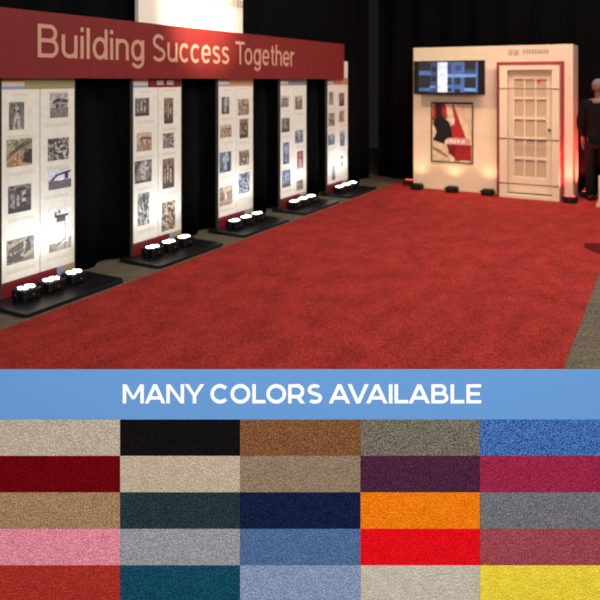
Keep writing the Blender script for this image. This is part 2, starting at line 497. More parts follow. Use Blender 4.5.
for k, pd in enumerate(PANELS):
    o = P0 + U * (TPOS[k])
    e = empty('photo_panel', o, RU)
    tag(e, pd['label'], 'display panel', 'photo panels under the red banner')
    rr = 0.05; pts = []
    xa, xb, ya, yb = -0.14, 0.88, -0.46, 0.065
    for cx, cy, a0 in ((xb - rr, ya + rr, -90), (xb - rr, yb - rr, 0), (xa + rr, yb - rr, 90), (xa + rr, ya + rr, 180)):
        for i in range(5):
            a = math.radians(a0 + 22.5 * i); pts.append((cx + rr * math.cos(a), cy + rr * math.sin(a)))
    MB().prismz(pts, 0.0, BT).build('base_plate', M['basegloss'], e, 0.004, 2)
    half = PW / 2
    MB().box(0, half - 0.003, 0, 0.03, BT, PH).build('sheet', M['print'], e, 0.002, 1)
    MB().box(half + 0.003, PW, 0, 0.03, BT, PH).build('sheet', M['print'], e, 0.002, 1)
    MB().box(half - 0.003, half + 0.003, 0.004, 0.026, BT, PH).build('seam_post', M['seam'], e)
    MB().box(-0.007, 0, -0.002, 0.034, BT, PH).box(PW, PW + 0.007, -0.002, 0.034, BT, PH).build('edge_trim', M['edge'], e)
    for sx_ in (0.12, PW - 0.12):
        MB().prism([(sx_ - 0.012, BT), (sx_ + 0.012, BT), (sx_ + 0.012, PH - 0.3), (sx_ - 0.012, PH - 0.3)], 0.03, 0.06).build('back_post', M['blackmatte'], e)
    # printed strips
    s_ = MB().box(0.21, PW - 0.002, -0.002, 0, 1.675, 1.78).build('title_strip', mat('title_strip_print', pd['strip'], 0.6), e)
    s_['label'] = 'coloured title strip'
    mb = MB(); mb.box(0.002, 0.207, -0.002, 0, 1.735, 1.78); mb.build('title_strip', mat('orange_print', (176, 112, 64), 0.6), e)['label'] = 'orange title block'
    MB().box(0.002, 0.207, -0.002, 0, 1.70, 1.735).build('title_strip', mat('white_print', (206, 200, 186), 0.6), e)
    MB().box(0.002, 0.207, -0.002, 0, 1.675, 1.70).build('title_strip', mat('blue_print', (140, 146, 178), 0.6), e)
    if k == 1:
        for cs in ((0.355, 0.39, 0.425), (0.51, 0.545, 0.58)):
            mb = MB()
            for cx in cs: mb.box(cx - 0.014, cx + 0.014, -0.004, -0.002, 1.70, 1.745)
            mb.build('title_mark', M['caption'], e)
    
    MB().box(0.002, 0.535, -0.002, 0, BT, 0.15).build('foot_strip', M['bandred'], e)['label'] = 'dark red foot strip'
    MB().box(0.535, 0.60, -0.002, 0, BT, 0.15).build('foot_strip', mat('foot_blue', (142, 150, 170), 0.6), e)['label'] = 'pale blue foot block'
    MB().box(0.60, PW - 0.002, -0.002, 0, BT, 0.15).build('foot_strip', mat('foot_tan', (168, 146, 110), 0.6), e)['label'] = 'tan foot block'
    for n, (bx, kd) in enumerate(pd['pics']):
        xm = along(o, U, (bx[0] + bx[2]) / 2)
        xl, xr = along(o, U, bx[0]), along(o, U, bx[2])
        zt, zb = height(o, U, xm, bx[1]), height(o, U, xm, bx[3])
        xl = max(xl, 0.015); xr = min(xr, PW - 0.015)
        fn = (faded(special(kd)) if kd in ('porch', 'aerial') else special(kd)) if isinstance(kd, str) else faded(gen(*kd))
        hi = k == 0
        picture('photograph', e, xl, xr, zb, zt, -0.0025, fn, M['photo'], 30 if hi else 16, 36 if hi else 20)
        cl_, cr_ = (0.03, half - 0.04) if xm < half else (half + 0.04, PW - 0.04)
        caption(e, cl_ + 0.02, cr_ - 0.02, zb - 0.055, 0.0, 2, 100 * k + n)
    caption(e, 0.10, 0.26, 1.63, 0.0, 1, 900 + k); caption(e, half + 0.08, PW - 0.08, 1.64, 0.0, 1, 950 + k)


# ------------------------------------------------------------------ uplights
def uplight(name, loc, rz, led, k=1.2):
    e = empty(name, loc, rz); e.scale = (k, k, 0.98)
    mb = MB()
    mb.prismz([(-.070, -.055), (-.055, -.070), (.055, -.070), (.070, -.055), (.070, .055), (.055, .070), (-.055, .070), (-.070, .055)], 0.018, 0.088)
    mb.build('housing', M['black'], e, 0.006, 2)
    for a, b in ((-1, -1), (1, -1), (1, 1), (-1, 1)):
        MB().tube((a * .048, b * .048, 0), (a * .048, b * .048, .02), .013, .011, 10).build('rubber_foot', M['blackmatte'], e)
    mb = MB()
    for s in (-1, 1):
        mb.box(s * .078 - .004, s * .078 + .004, -.016, .016, .006, .075)
    mb.box(-.082, .082, -.016, .016, .006, .012)
    mb.build('bracket', M['blackmatte'], e, .002, 1)
    for s in (-1, 1): MB().tube((s * .081, 0, .055), (s * .098, 0, .055), .013, .011, 10).build('knob', M['blackmatte'], e)
    MB().tube((0, -.069, .05), (0, -.074, .05), .007, .007, 10).build('socket', M['seam'], e)
    h = MB(); h.prismz([(-.06, -.06), (.06, -.06), (.06, .06), (-.06, .06)], 0.086, 0.092); h.build('lamp_face', M['blackmatte'], e, .002, 1)
    pts = [(-.026, -.024), (.026, -.024), (.026, .024), (-.026, .024), (0, 0), (-.042, 0), (.042, 0)]
    for x, y in pts:
        mb = MB(); mb.ball((x, y, .094), .018, .018, .006, 12, 6); mb.build('led', led, e)
    return e


def aim(name, e, frm, to, power, color, angle, blend=0.9, size=0.04):
    d = bpy.data.lights.new(name, 'SPOT'); d.energy = power; d.color = color; d.spot_size = math.radians(angle); d.spot_blend = blend
    d.shadow_soft_size = size
    o = bpy.data.objects.new(name, d); COL.objects.link(o); o.parent = e; o.location = frm
    o.rotation_euler = (Vector(to) - Vector(frm)).to_track_quat('-Z', 'Y').to_euler()
    return o


ORD = ['nearest', 'second', 'third', 'fourth', 'farthest']
POS = [(0.105, 'left end'), (0.345, 'middle'), (0.583, 'right end')]
proto = None
for k in range(5):
    for x, nm in POS:
        p = P0 + U * (TPOS[k] + x) + V * 0.155; p.z = BT
        if proto is None:
            proto = uplight('uplight', p, RU, M['led']); u_ = proto
            aim('uplight_beam', u_, (0, -0.06, 0.125), (0, 0.03, 1.1), 10.0, (0.78, 0.90, 1.0), 112, 1.0)
        else:
            u_ = copy_tree(proto); u_.location = p
        tag(u_, 'black floor uplight with white lamps at the %s of the %s photo panel foot' % (nm, ORD[k]), 'light', 'white uplights before the photo panels')


# ------------------------------------------------------------------ lettering
def arc(cx, cy, rx, ry, a0, a1, n=16, t=0.19):
    """ribbon between two ellipses, as quads"""
    out = []
    for i in range(n):
        p = []
        for a, k in ((a0 + (a1 - a0) * i / n, 1), (a0 + (a1 - a0) * (i + 1) / n, 1), (a0 + (a1 - a0) * (i + 1) / n, 0), (a0 + (a1 - a0) * i / n, 0)):
            r_ = math.radians(a); q = t / 2 if k else -t / 2
            p.append((cx + (rx + q) * math.cos(r_), cy + (ry + q) * math.sin(r_)))
        out.append(p)
    return out


def rect(a, b, c, d): return [(a, b), (c, b), (c, d), (a, d)]


def word(wd, glyphs, gaps, gap, parent, m, x0, x1, z, cap, y, depth):
    """lettering built from strokes, fitted between x0 and x1, raised from the board"""
    pos = []; x = 0
    for i, c in enumerate(wd):
        if i: x += gaps.get((wd[i - 1], c), gap)
        pos.append(x); x += glyphs[c][0]
    k = (x1 - x0) / x
    for c, p in zip(wd, pos):
        mb = MB(); lift = 0.0
        for po in glyphs[c][1]:
            ar = sum(po[i][0] * po[(i + 1) % len(po)][1] - po[(i + 1) % len(po)][0] * po[i][1] for i in range(len(po)))
            if ar < 0: po = po[::-1]
            lift += 0.00004
            mb.prism([(x0 + (p + q) * k, z + r_ * cap) for q, r_ in po], y - depth - lift, y)
        mb.build('letter', m, parent)


LT = .135
HG = {
    'B': (.80, [rect(0, 0, LT, 1), rect(0, .88, .48, 1), rect(0, .455, .5, .575), rect(0, 0, .5, .12)] + arc(.47, .7275, .21, .2125, -90, 90, 12, .125) + arc(.50, .2875, .235, .2275, -90, 90, 12, .125)),
    'u': (.65, [rect(0, .26, LT, .73), rect(.515, 0, .65, .73)] + arc(.325, .26, .2575, .2, 180, 360, 14, .125)),
    'i': (LT, [rect(0, 0, LT, .73), rect(0, .86, LT, 1)]), 'l': (LT, [rect(0, 0, LT, 1)]),
    'd': (.68, [rect(.545, 0, .68, 1)] + arc(.33, .365, .265, .31, 0, 360, 26, .13)),
    'n': (.64, [rect(0, 0, LT, .73), rect(.505, 0, .64, .46)] + arc(.32, .46, .2525, .21, 0, 180, 14, .125)),
    'g': (.68, [rect(.545, 0, .68, .73)] + arc(.33, .365, .265, .31, 0, 360, 26, .13) + arc(.34, 0, .2725, .215, -155, 0, 14, .12)),
    'S': (.82, arc(.40, .735, .29, .205, 25, 270, 18, .13) + arc(.41, .265, .33, .205, -155, 90, 18, .13)),
    'c': (.64, arc(.34, .365, .275, .31, 45, 315, 20, .13)),
    'e': (.70, arc(.35, .365, .28, .31, 0, 318, 22, .13) + [rect(.10, .315, .66, .415)]),
    's': (.60, arc(.30, .53, .21, .145, 25, 270, 14, .115) + arc(.30, .205, .23, .15, -155, 90, 14, .115)),
    'T': (.80, [rect(0, .875, .80, 1), rect(.3325, 0, .4675, 1)]),
    'o': (.70, arc(.35, .365, .28, .31, 0, 360, 26, .13)),
    't': (.38, [rect(.12, .14, .255, .93), rect(0, .62, .38, .73)] + arc(.325, .15, .1375, .095, 180, 290, 8, .11)),
    'h': (.64, [rect(0, 0, LT, 1), rect(.505, 0, .64, .46)] + arc(.32, .46, .2525, .21, 0, 180, 14, .125)),
    'r': (.40, [rect(0, 0, LT, .73)] + arc(.36, .42, .2925, .25, 80, 180, 10, .125)),
}

# red banner over the panels
H0 = P0 + V * 0.06
e = empty('red_banner', H0 + Vector((0, 0, 0)), RU)
hx1 = along(H0, U, 344.3)
BZ0, BZ1 = 1.765, 2.315
MB().box(-0.7, hx1, 0, 0.05, BZ0, BZ1).build('board', M['bred'], e, 0.004, 1)
for wd, a, b in (('Building', 37.5, 144.0), ('Success', 152.0, 229.0), ('Together', 235.5, 294.0)):
    word(wd, HG, {('T', 'o'): -.02, ('r', 'r'): .1}, .13, e, M['btext'], along(H0, U, a), along(H0, U, b), 1.937, 0.275, 0.0, 0.003)
tag(e, 'long red banner board with pale lettering across the photo panels', 'sign')

# white sign above the banner
S0 = P0 - V * 0.005
sx0, sx1 = along(S0, U, 138.5), along(S0, U, 243)
e = empty('white_sign', S0 + Vector((0, 0, 0)), RU)
MB().box(sx0, sx1, 0, 0.05, 2.06, 3.15).build('board', M['signwhite'], e, 0.006, 2)
zc = 2.665
mb = MB()
mb.tube((sx0 + 0.50, -0.001, zc + 0.06), (sx0 + 0.50, 0.001, zc + 0.06), 0.085, 0.085, 24)
mb.build('emblem', M['signink'], e)
mb = MB(); r = random.Random(2); x = sx0 + 0.82
while x < sx1 - 0.05:
    w_ = 0.035 + 0.05 * r.random()
    zl = zc - 0.03 - (0.025 if r.random() < 0.2 else 0)
    mb.box(x, x + 0.018, -0.002, 0, zl, zc + 0.06); mb.box(x + 0.018, x + w_, -0.002, 0, zc - 0.03, zc - 0.014); mb.box(x + w_ - 0.014, x + w_, -0.002, 0, zc - 0.014, zc + 0.05); x += w_ + 0.022
mb.build('lettering', M['signink'], e)
tag(e, 'bright white sign board standing up above the red banner', 'sign')

# ------------------------------------------------------------------ booth at the back
B0 = Vector((1.863, 10.74, 0)); BZ = CT + 0.0006
e = empty('exhibit_booth', (B0.x, B0.y, BZ), RV)
bw1 = 2.384; bh = 2.27
MB().box(-0.03, bw1, 0, 0.06, 0, bh - BZ).build('front_wall', M['booth'], e, 0.006, 2)
MB().box(bw1 - 0.06, bw1, 0.06, 0.58, 0, bh - BZ).build('side_wall', M['booth'], e, 0.006, 2)
MB().box(-0.03, 0.03, 0.06, 0.58, 0, bh - BZ).build('side_wall', M['booth'], e, 0.006, 2)
MB().box(0.03, bw1 - 0.06, 0.52, 0.58, 0, bh - BZ).build('back_wall', M['booth'], e)
O1 = B0 - U * 0.08
fa, fb = along(O1, V, 496.8), along(O1, V, 563.6)
ftop = height(O1, V, fb, 61.6)
inl, inr = along(O1, V, 499.5), along(O1, V, 558.5)
intop = height(O1, V, inr, 65.5)
mb = MB(); mb.box(fa, inl + .01, -0.08, 0, 0, ftop); mb.box(inr - .01, fb, -0.08, 0, 0, ftop); mb.box(inl + .01, inr - .01, -0.08, 0, intop, ftop)
fr = mb.build('door_surround', M['boothred'], e, 0.003, 1); fr['label'] = 'red surround of the doorway'
mb = MB()
for a, b in ((508.5, 512.5), (514, 518.5)):
    xa, xb = along(B0, V, a), along(B0, V, b); za, zb = height(B0, V, xa, 55.8), height(B0, V, xa, 50.5)
    for zz in (za, (za + zb) / 2 - .008, zb - .016): mb.box(xa, xb, -.004, 0, zz, zz + .016)
    mb.box(xb - .016, xb, -.004, 0, (za + zb) / 2, zb); mb.box(xa, xa + .016, -.004, 0, za, (za + zb) / 2)
xa, xb = along(B0, V, 523), along(B0, V, 549.5); n = 9
for i in range(n):
    x = xa + (xb - xa) * i / n; ww = (xb - xa) / n * 0.62
    za, zb = height(B0, V, x, 54.2), height(B0, V, x, 50.0)
    mb.box(x, x + .012, -.004, 0, za, zb); mb.box(x + ww - .012, x + ww, -.004, 0, za, zb)
    zz = (za, zb - .012, (za + zb) / 2)[i % 3]; mb.box(x, x + ww, -.004, 0, zz, zz + .012)
mb.build('lettering', M['inkgrey'], e)
tag(e, 'cream exhibit booth wall at the far end of the red carpet', 'booth')

# door unit standing in front of the booth wall
O2 = B0 - U * 0.20
D0 = O2 + V * along(O2, V, 499.3)
dw = along(O2, V, 559.3) - along(O2, V, 499.3)
e = empty('display_door', (D0.x, D0.y, BZ), RV)
dh = height(D0, V, dw, 65.0) - CT
jl = 0.115; jr = 0.105; ht = 0.07
lx0, lx1 = jl, dw - jr
mb = MB(); mb.box(0, jl, 0, 0.118, 0, dh); mb.box(lx1, dw, 0, 0.118, 0, dh); mb.box(jl, lx1, 0, 0.118, dh - ht, dh)
mb.build('frame', M['doorpaint'], e, 0.004, 2)
MB().box(jl, lx1, 0.0, 0.118, 0, 0.055).build('threshold', M['doorpaint'], e, 0.003, 1)
lz0, lz1 = 0.075, dh - ht - 0.004
leaf = MB()
pz0 = 0.31; pz1 = lz1 - 0.13; px0 = lx0 + 0.085; px1 = lx1 - 0.085; nc, nr = 3, 5; bar = 0.024
leaf.box(lx0 + .003, px0, 0.080, 0.114, lz0, lz1); leaf.box(px1, lx1 - .003, 0.080, 0.114, lz0, lz1)
leaf.box(px0, px1, 0.080, 0.114, lz0, pz0); leaf.box(px0, px1, 0.080, 0.114, pz1, lz1)
lf = leaf.build('door_leaf', M['doorpaint'], e, 0.003, 1)
cw = (px1 - px0 - bar * (nc - 1)) / nc; ch = (pz1 - pz0 - bar * 1.5 * (nr - 1)) / nr
mb = MB()
for i in range(1, nc): mb.box(px0 + i * (cw + bar) - bar, px0 + i * (cw + bar), 0.082, 0.114, pz0, pz1)
for j in range(1, nr): mb.box(px0, px1, 0.0825, 0.114, pz0 + j * (ch + bar * 1.5) - bar * 1.5, pz0 + j * (ch + bar * 1.5))
mb.build('glazing_bars', M['doorpaint'], lf)
MB().box(px0, px1, 0.104, 0.112, pz0, pz1).build('glazing', M['pane'], lf)
mb = MB(); mb.tube((lx1 - 0.035, 0.081, 1.02), (lx1 - 0.035, 0.035, 1.02), 0.011, 0.011, 10); mb.ball((lx1 - 0.035, 0.031, 1.02), .024, .02, .024)
mb.build('knob', M['wire'], lf)['label'] = 'dark round door knob'
for z in (height(O2, V, 0, 87.0) - .0, 0.80, 0.205):
    pass
for z in (1.61, 0.87, 0.21):
    MB().box(-0.004, dw + 0.004, -0.006, 0.0, z, z + 0.012).build('strap', M['wire'], e)
MB().box(px1 - 0.13, px1 - 0.08, 0.099, 0.104, 1.70, 1.80).build('sticker', M['sticker'], e)['label'] = 'small pink sticker'
tag(e, 'cream display door of fifteen small panes standing at the red surround', 'door')

# screen
TVO = B0 - U * 0.20
ta, tb = along(TVO, V, 413.6), along(TVO, V, 484.5)
tz1, tz0 = height(TVO, V, (ta + tb) / 2, 60.6), height(TVO, V, (ta + tb) / 2, 94.6)
e = empty('television', (TVO.x, TVO.y, 0), RV)
MB().box(ta, tb, 0, 0.05, tz0, tz1).build('case', M['black'], e, 0.006, 2)
MB().box((ta + tb) / 2 - .12, (ta + tb) / 2 + .12, 0.05, 0.198, (tz0 + tz1) / 2 - .1, (tz0 + tz1) / 2 + .1).build('wall_bracket', M['blackmatte'], e)
K = (10, 12, 18); Bl = (74, 108, 170); Bd = (44, 66, 116); W_ = (236, 240, 246); Lb = (120, 158, 220)
tvf = painter(K, [('r', .02, .58, .3, .72, Bl), ('r', .02, .02, .3, .14, Bl), ('r', .22, 0, .34, 1, Bd), ('r', .24, .68, .32, .84, K), ('r', .24, .36, .32, .52, K), ('r', .2, .14, .3, .2, Lb),
                  ('r', .5, 0, .78, 1, Bl), ('r', .5, .62, .57, .96, Bd), ('r', .63, .7, .73, .9, Bd), ('r', .5, .26, .57, .5, (30, 40, 62)), ('r', .62, .26, .72, .5, (30, 40, 62)), ('r', .5, .02, .57, .14, K), ('r', .62, 0, .72, .12, K),
                  ('r', .5, .5, 1, .62, Lb), ('r', .78, .62, .97, .76, Bd), ('r', .8, .8, .97, 1, K), ('r', .8, .18, .97, .5, K), ('r', .78, .04, .96, .14, Lb), ('r', .965, 0, 1, 1, Bl), ('r', .335, 0, .5, 1, W_)], 5, .12)
tw = tb - ta
picture('screen', e, ta + 0.07 * tw, tb - 0.09 * tw, tz0 + 0.035, tz1 - 0.025, -0.001, tvf, M['screen'], 60, 28)
tag(e, 'black television with a blue and white picture on the booth wall', 'television')

# poster
pa, pb = along(B0, V, 431.4), along(B0, V, 473.2)
pz1_, pz0_ = height(B0, V, (pa + pb) / 2, 102.2), height(B0, V, (pa + pb) / 2, 162.6)
e = empty('framed_poster', (B0.x, B0.y, 0), RV)
mb = MB(); f_ = 0.014
mb.box(pa, pa + f_, -.022, -.001, pz0_, pz1_); mb.box(pb - f_, pb, -.022, -.001, pz0_, pz1_); mb.box(pa + f_, pb - f_, -.022, -.001, pz0_, pz0_ + f_); mb.box(pa + f_, pb - f_, -.022, -.001, pz1_ - 2 * f_, pz1_)
mb.build('frame', M['blackmatte'], e)
CR = (222, 192, 156); RD = (146, 30, 33); RB = (176, 40, 42); BK = (18, 14, 16)
pf = painter(CR, [('p', [(0, .7), (.04, 1), (.36, 1), (.38, .75), (.1, .72)], RB), ('p', [(.1, 1), (.26, 1), (.24, .7), (.1, .7)], (60, 14, 18)),
                  ('p', [(.34, 1), (.5, 1), (.62, .62), (.5, .66)], (232, 208, 184)), ('p', [(.5, 1), (.54, 1), (.86, .4), (.48, .42), (.46, .6), (.58, .66)], RB),
                  ('p', [(.06, .74), (.24, .8), (.44, .68), (.5, .52), (.52, .42), (.34, .38), (.3, .28), (.1, .32), (.02, .38), (.12, .5), (.02, .66)], BK),
                  ('r', .4, .02, .98, .3, RD), ('p', [(.36, .3), (.44, .12), (.56, .1), (.6, .3)], (110, 22, 26)),
                  ('p', [(.04, .36), (.3, .3), (.36, .18), (.58, .06), (.56, .02), (.02, .04)], (214, 186, 152)), ('p', [(.02, .26), (.2, .2), (.4, .1), (.38, .06), (.2, .14), (.02, .2)], (140, 110, 90)),
                  ('r', .4, .3, .96, .41, (206, 150, 140)), ('r', .46, .33, .52, .39, (236, 220, 206)), ('r', .55, .32, .6, .39, (236, 220, 206)), ('r', .63, .33, .7, .38, (236, 220, 206)), ('r', .73, .32, .82, .39, (236, 220, 206)),
                  ('r', .7, .015, .95, .04, (210, 190, 170))], 4, .1)
picture('print', e, pa + f_, pb - f_, pz0_ + f_, pz1_ - 2 * f_, -0.008, pf, M['poster'], 44, 60, 0.006)
tag(e, 'framed red, black and cream poster hanging below the television', 'poster')

# booth uplights
warm = None
BU = [(420.0, 191.5, 'left'), (454.5, 193.0, 'middle'), (490.0, 195.0, 'right')]
for i, (px, py, nm) in enumerate(BU):
    p = B0 + V * along(B0, V, px) - U * 0.14
    if warm is None:
        warm = uplight('booth_uplight', (p.x, p.y, CT), RV, M['blackmatte']); u_ = warm
        aim('booth_beam', u_, (0, -0.03, 0.125), (0, 0.08, 1.1), 6.0, (1.0, 0.78, 0.50), 104, 1.0)
    else:
        u_ = copy_tree(warm); u_.location = (p.x, p.y, CT)
    tag(u_, 'black uplight at the %s of the cream booth wall' % nm + (' beside the door' if nm == 'right' else ' under the poster' if nm == 'middle' else ' end'), 'light', 'uplights along the booth')
redl = None
RDL = [(bw1 + 0.15, 0.40, 'black uplight with red lamps at the right side of the booth, the nearer one'),
       (bw1 + 0.15, 0.68, 'black uplight with red lamps behind the nearer one at the booth side'),
       (-0.17, 0.20, 'black uplight with red lamps beyond the left edge of the booth'),
       (fb + 0.10, -0.17, 'black uplight standing at the foot of the booth corner right of the door')]
for i, (lx, ly, lb) in enumerate(RDL):
    p = B0 + V * lx + U * ly
    if redl is None:
        redl = uplight('red_uplight', (p.x, p.y, CT), RV, M['redled']); u_ = redl
    else:
        u_ = copy_tree(redl); u_.location = (p.x, p.y, CT)
    tag(u_, lb, 'light', 'red uplights around the booth')
    if i < 2: aim('red_beam', u_, (-0.02, 0, 0.125), (-0.09, -0.06, 1.0), 80.0, (1.0, 0.09, 0.07), 90, 1.0)
    if i == 2: aim('red_beam', u_, (0.02, 0, 0.125), (0.2, -0.1, 0.9), 3.0, (1.0, 0.1, 0.08), 100, 1.0)
    if i == 3: aim('red_beam', u_, (0.0, 0.0, 0.125), (-0.03, 0.06, 1.0), 42.0, (1.0, 0.10, 0.08), 80, 1.0)


# ------------------------------------------------------------------ person at the right edge
def skin_mesh(name, pts, edges, m, parent, sub=2, root=0):
    me = bpy.data.meshes.new(name); me.from_pydata([p[0] for p in pts], edges, [])
    o = bpy.data.objects.new(name, me); COL.objects.link(o); o.parent = parent
    s = o.modifiers.new('skin', 'SKIN'); s.use_smooth_shade = True
    for i, p in enumerate(pts):
        r_ = p[1]; sv = me.skin_vertices[0].data[i]
        sv.radius = r_ if isinstance(r_, tuple) else (r_, r_); sv.use_root = (i == root)
    d = o.modifiers.new('sub', 'SUBSURF'); d.levels = sub; d.render_levels = sub
    me.materials.append(m)
    return o


PX = Vector((4.28, 9.50, CT))
e = empty('person', PX, math.radians(140))
# local frame: the person looks along -y (turned away from the viewer)
pts = [((0, 0, .93), (.135, .10)), ((0, .0, 1.10), (.13, .095)), ((0, .01, 1.28), (.155, .10)), ((0, .01, 1.40), (.13, .085)), ((0, 0, 1.475), (.055, .055)), ((0, -.01, 1.54), (.058, .062)),
       ((0, -.02, 1.62), (.078, .095)), ((0, -.012, 1.70), (.06, .075))]
edges = [(i, i + 1) for i in range(7)]


def chain(start, seq):
    last = start
    for p in seq:
        pts.append(p); edges.append((last, len(pts) - 1)); last = len(pts) - 1
    return last


for s in (-1, 1):
    chain(0, [((s * .10, 0, .84), .082), ((s * .105, -.012, .50), .056), ((s * .11, .01, .30), .054), ((s * .115, .015, .09), .038), ((s * .12, -.09, .04), .034), ((s * .125, -.15, .03), .028)])
    wr = chain(3, [((s * .185, .01, 1.405), .062), ((s * .235, .03, 1.14), .045), ((s * .235, -.04, .90), .028), ((s * .235, -.055, .85), (.018, .034))])
    pl = wr
    for q, (dy, ln) in enumerate(((-.030, .072), (-.010, .080), (.010, .075), (.028, .060))):
        chain(pl, [((s * .238, -.058 + dy, .81), .0095), ((s * .236, -.064 + dy, .81 - ln * .55), .0088), ((s * .226, -.070 + dy, .81 - ln), .0078)])
    chain(pl, [((s * .222, -.098, .835), .0105), ((s * .215, -.108, .80), .009)])
skin_mesh('body', pts, edges, M['skin'], e)
# clothes
j = [((0, 0, .80), (.185, .125)), ((0, 0, .95), (.172, .12)), ((0, 0, 1.10), (.158, .115)), ((0, .01, 1.28), (.182, .122)), ((0, .01, 1.40), (.155, .105)), ((0, .005, 1.455), (.075, .075))]
je = [(i, i + 1) for i in range(5)]
for s in (-1, 1):
    last = 4
    for p in [((s * .19, .01, 1.405), .078), ((s * .245, .03, 1.14), .062), ((s * .242, -.035, .915), .048)]:
        j.append(p); je.append((last, len(j) - 1)); last = len(j) - 1
skin_mesh('jacket', j, je, M['suit'], e, 2, 1)
t_ = [((0, 0, .93), (.155, .118))]; te = []
for s in (-1, 1):
    last = 0
    for p in [((s * .10, 0, .82), .105), ((s * .107, -.01, .50), .080), ((s * .112, .01, .28), .074), ((s * .116, .012, .075), .070)]:
        t_.append(p); te.append((last, len(t_) - 1)); last = len(t_) - 1
skin_mesh('trousers', t_, te, M['suit'], e, 2, 0)
for s in (-1, 1):
    skin_mesh('shoe', [((s * .115, .05, .038), (.038, .036)), ((s * .12, -.04, .038), (.042, .036)), ((s * .128, -.14, .030), (.040, .028)), ((s * .13, -.19, .026), (.028, .022))],
              [(0, 1), (1, 2), (2, 3)], M['black'], e, 2, 0)
hb = MB(); hb.ball((0, .012, 1.672), .088, .105, .092, 18, 12)
hb.v = [(x, y, z) if not (y < -.045 and z < 1.69) else (x * .86, y * .55 + .0, z) for x, y, z in hb.v]
hb.build('hair', M['hair'], e)
for s in (-1, 1):
    MB().ball((s * .03, -.103, 1.635), .011, .008, .007).build('eye', M['white'], e)
    MB().ball((s * .03, -.1095, 1.635), .005, .004, .005).build('pupil', M['black'], e)
    MB().ball((s * .081, .0, 1.625), .012, .022, .032).build('ear', M['skin'], e)
MB().ball((0, -.118, 1.612), .013, .018, .022).build('nose', M['skin'], e)
MB().ball((0, -.100, 1.575), .024, .008, .006).build('mouth', mat('lips', (150, 90, 82), 0.5), e)
tag(e, 'person in dark jacket and trousers standing right of the booth, cut by the picture edge', 'person')

# cream bag beside the person
e = empty('cream_bag', (4.225, 9.08, CT), math.radians(-15))
mb = MB()
mb.add([(-.16, -.07, 0), (.18, -.07, 0), (.18, .07, 0), (-.16, .07, 0), (-.12, -.05, .10), (.15, -.05, .10), (.15, .05, .10), (-.12, .05, .10),
        (-.125, -.03, .43), (.14, -.03, .43), (.14, .03, .43), (-.125, .03, .43)],
       [(3, 2, 1, 0), (0, 1, 5, 4), (1, 2, 6, 5), (2, 3, 7, 6), (3, 0, 4, 7), (4, 5, 9, 8), (5, 6, 10, 9), (6, 7, 11, 10), (7, 4, 8, 11), (8, 9, 10, 11)], True)
mb.build('body', M['bag'], e, 0.01, 2)
mb = MB()
for y in (-.03, .03):
    prev = None
    for i in range(9):
        a = math.pi * i / 8; q = (.01 + .07 * math.cos(a), y, .42 + .14 * math.sin(a))
        if prev: mb.tube(prev, q, .006, .006, 8)
        prev = q
mb.build('handle', M['bag'], e)
tag(e, 'cream bag on the red carpet beside the person in dark clothes', 'bag')

# ------------------------------------------------------------------ made-up stand carrying the caption strip and swatch grid
YB = 2.2
zz = lambda py: EYE - (py - HZ) / F * YB
xx = lambda px: (px - 300.0) / F * YB
XE = xx(600) + 0.012
e = empty('added_sample_stand', (0, YB, 0))
ztop, zmid = zz(370), zz(419.5)
pitch = 36.5 / F * YB
zbot = zmid - 5 * pitch
MB().box(-XE, XE, 0.013, 0.045, zbot, ztop - 0.024).build('backing_board', M['blackmatte'], e)
for s in (-1, 1):
    x = s * 0.72; zf = 0.0
    MB().box(x - .035, x + .035, -0.10, 0.215, zf, zbot).build('foot', M['blackmatte'], e, .003, 1)
    mb = MB(); mb.add([(x - .02, .045, .60), (x + .02, .045, .60), (x + .02, .045, .56), (x - .02, .045, .56),
                       (x - .02, .21, zbot), (x + .02, .21, zbot), (x + .02, .17, zbot), (x - .02, .17, zbot)],
                      [(0, 1, 5, 4), (1, 2, 6, 5), (2, 3, 7, 6), (3, 0, 4, 7), (4, 5, 6, 7), (3, 2, 1, 0)])
    mb.build('strut', M['blackmatte'], e)
MB().box(-XE, XE, 0.0, 0.006, zmid, ztop).box(-XE + .02, XE - .02, 0.006, 0.013, zmid + .01, ztop - .03).build('sign_board', M['bannerblue'], e)

GL = {}
H = 0.093                                           # half of the stroke width, cap height 1


T_ = 2 * H
GL['M'] = (1.14, [rect(0, 0, T_, 1), rect(1.14 - T_, 0, 1.14, 1), [(0, 1), (.57 - .08, .22), (.57 + .08, .22), (T_ + .02, 1)], [(1.14, 1), (1.14 - T_ - .02, 1), (.57 - .08, .22), (.57 + .08, .22)]])
GL['A'] = (1.12, [[(0, 0), (.205, 0), (.665, 1), (.46, 1)], [(1.12, 0), (.66, 1), (.455, 1), (.915, 0)], rect(.25, .20, .87, .37)])
GL['N'] = (.96, [rect(0, 0, T_, 1), rect(.96 - T_, 0, .96, 1), [(0, 1), (.96 - T_ - .02, 0), (.96, 0), (T_ + .02, 1)]])
GL['Y'] = (1.06, [rect(.53 - H, 0, .53 + H, .42), [(0, 1), (.53 - H, .38), (.53 + H * .9, .38), (.225, 1)], [(1.06, 1), (.835, 1), (.53 - H * .9, .38), (.53 + H, .38)]])
GL['C'] = (.98, arc(.52, .5, .425, .415, 42, 318, 26, T_))
GL['O'] = (1.08, arc(.54, .5, .445, .415, 0, 360, 32, T_))
GL['L'] = (.72, [rect(0, 0, T_, 1), rect(0, 0, .72, .175)])
GL['R'] = (.92, [rect(0, 0, T_, 1), rect(0, .83, .5, 1), rect(0, .265, .5, .44), [(.40, .34), (.68, 0), (.92, 0), (.62, .37)]] + arc(.5, .6325, .285, .285, -90, 90, 14, .19))
GL['S'] = (.84, arc(.41, .715, .29, .20, 40, 270, 16, .18) + arc(.42, .28, .31, .20, -140, 90, 16, .18))
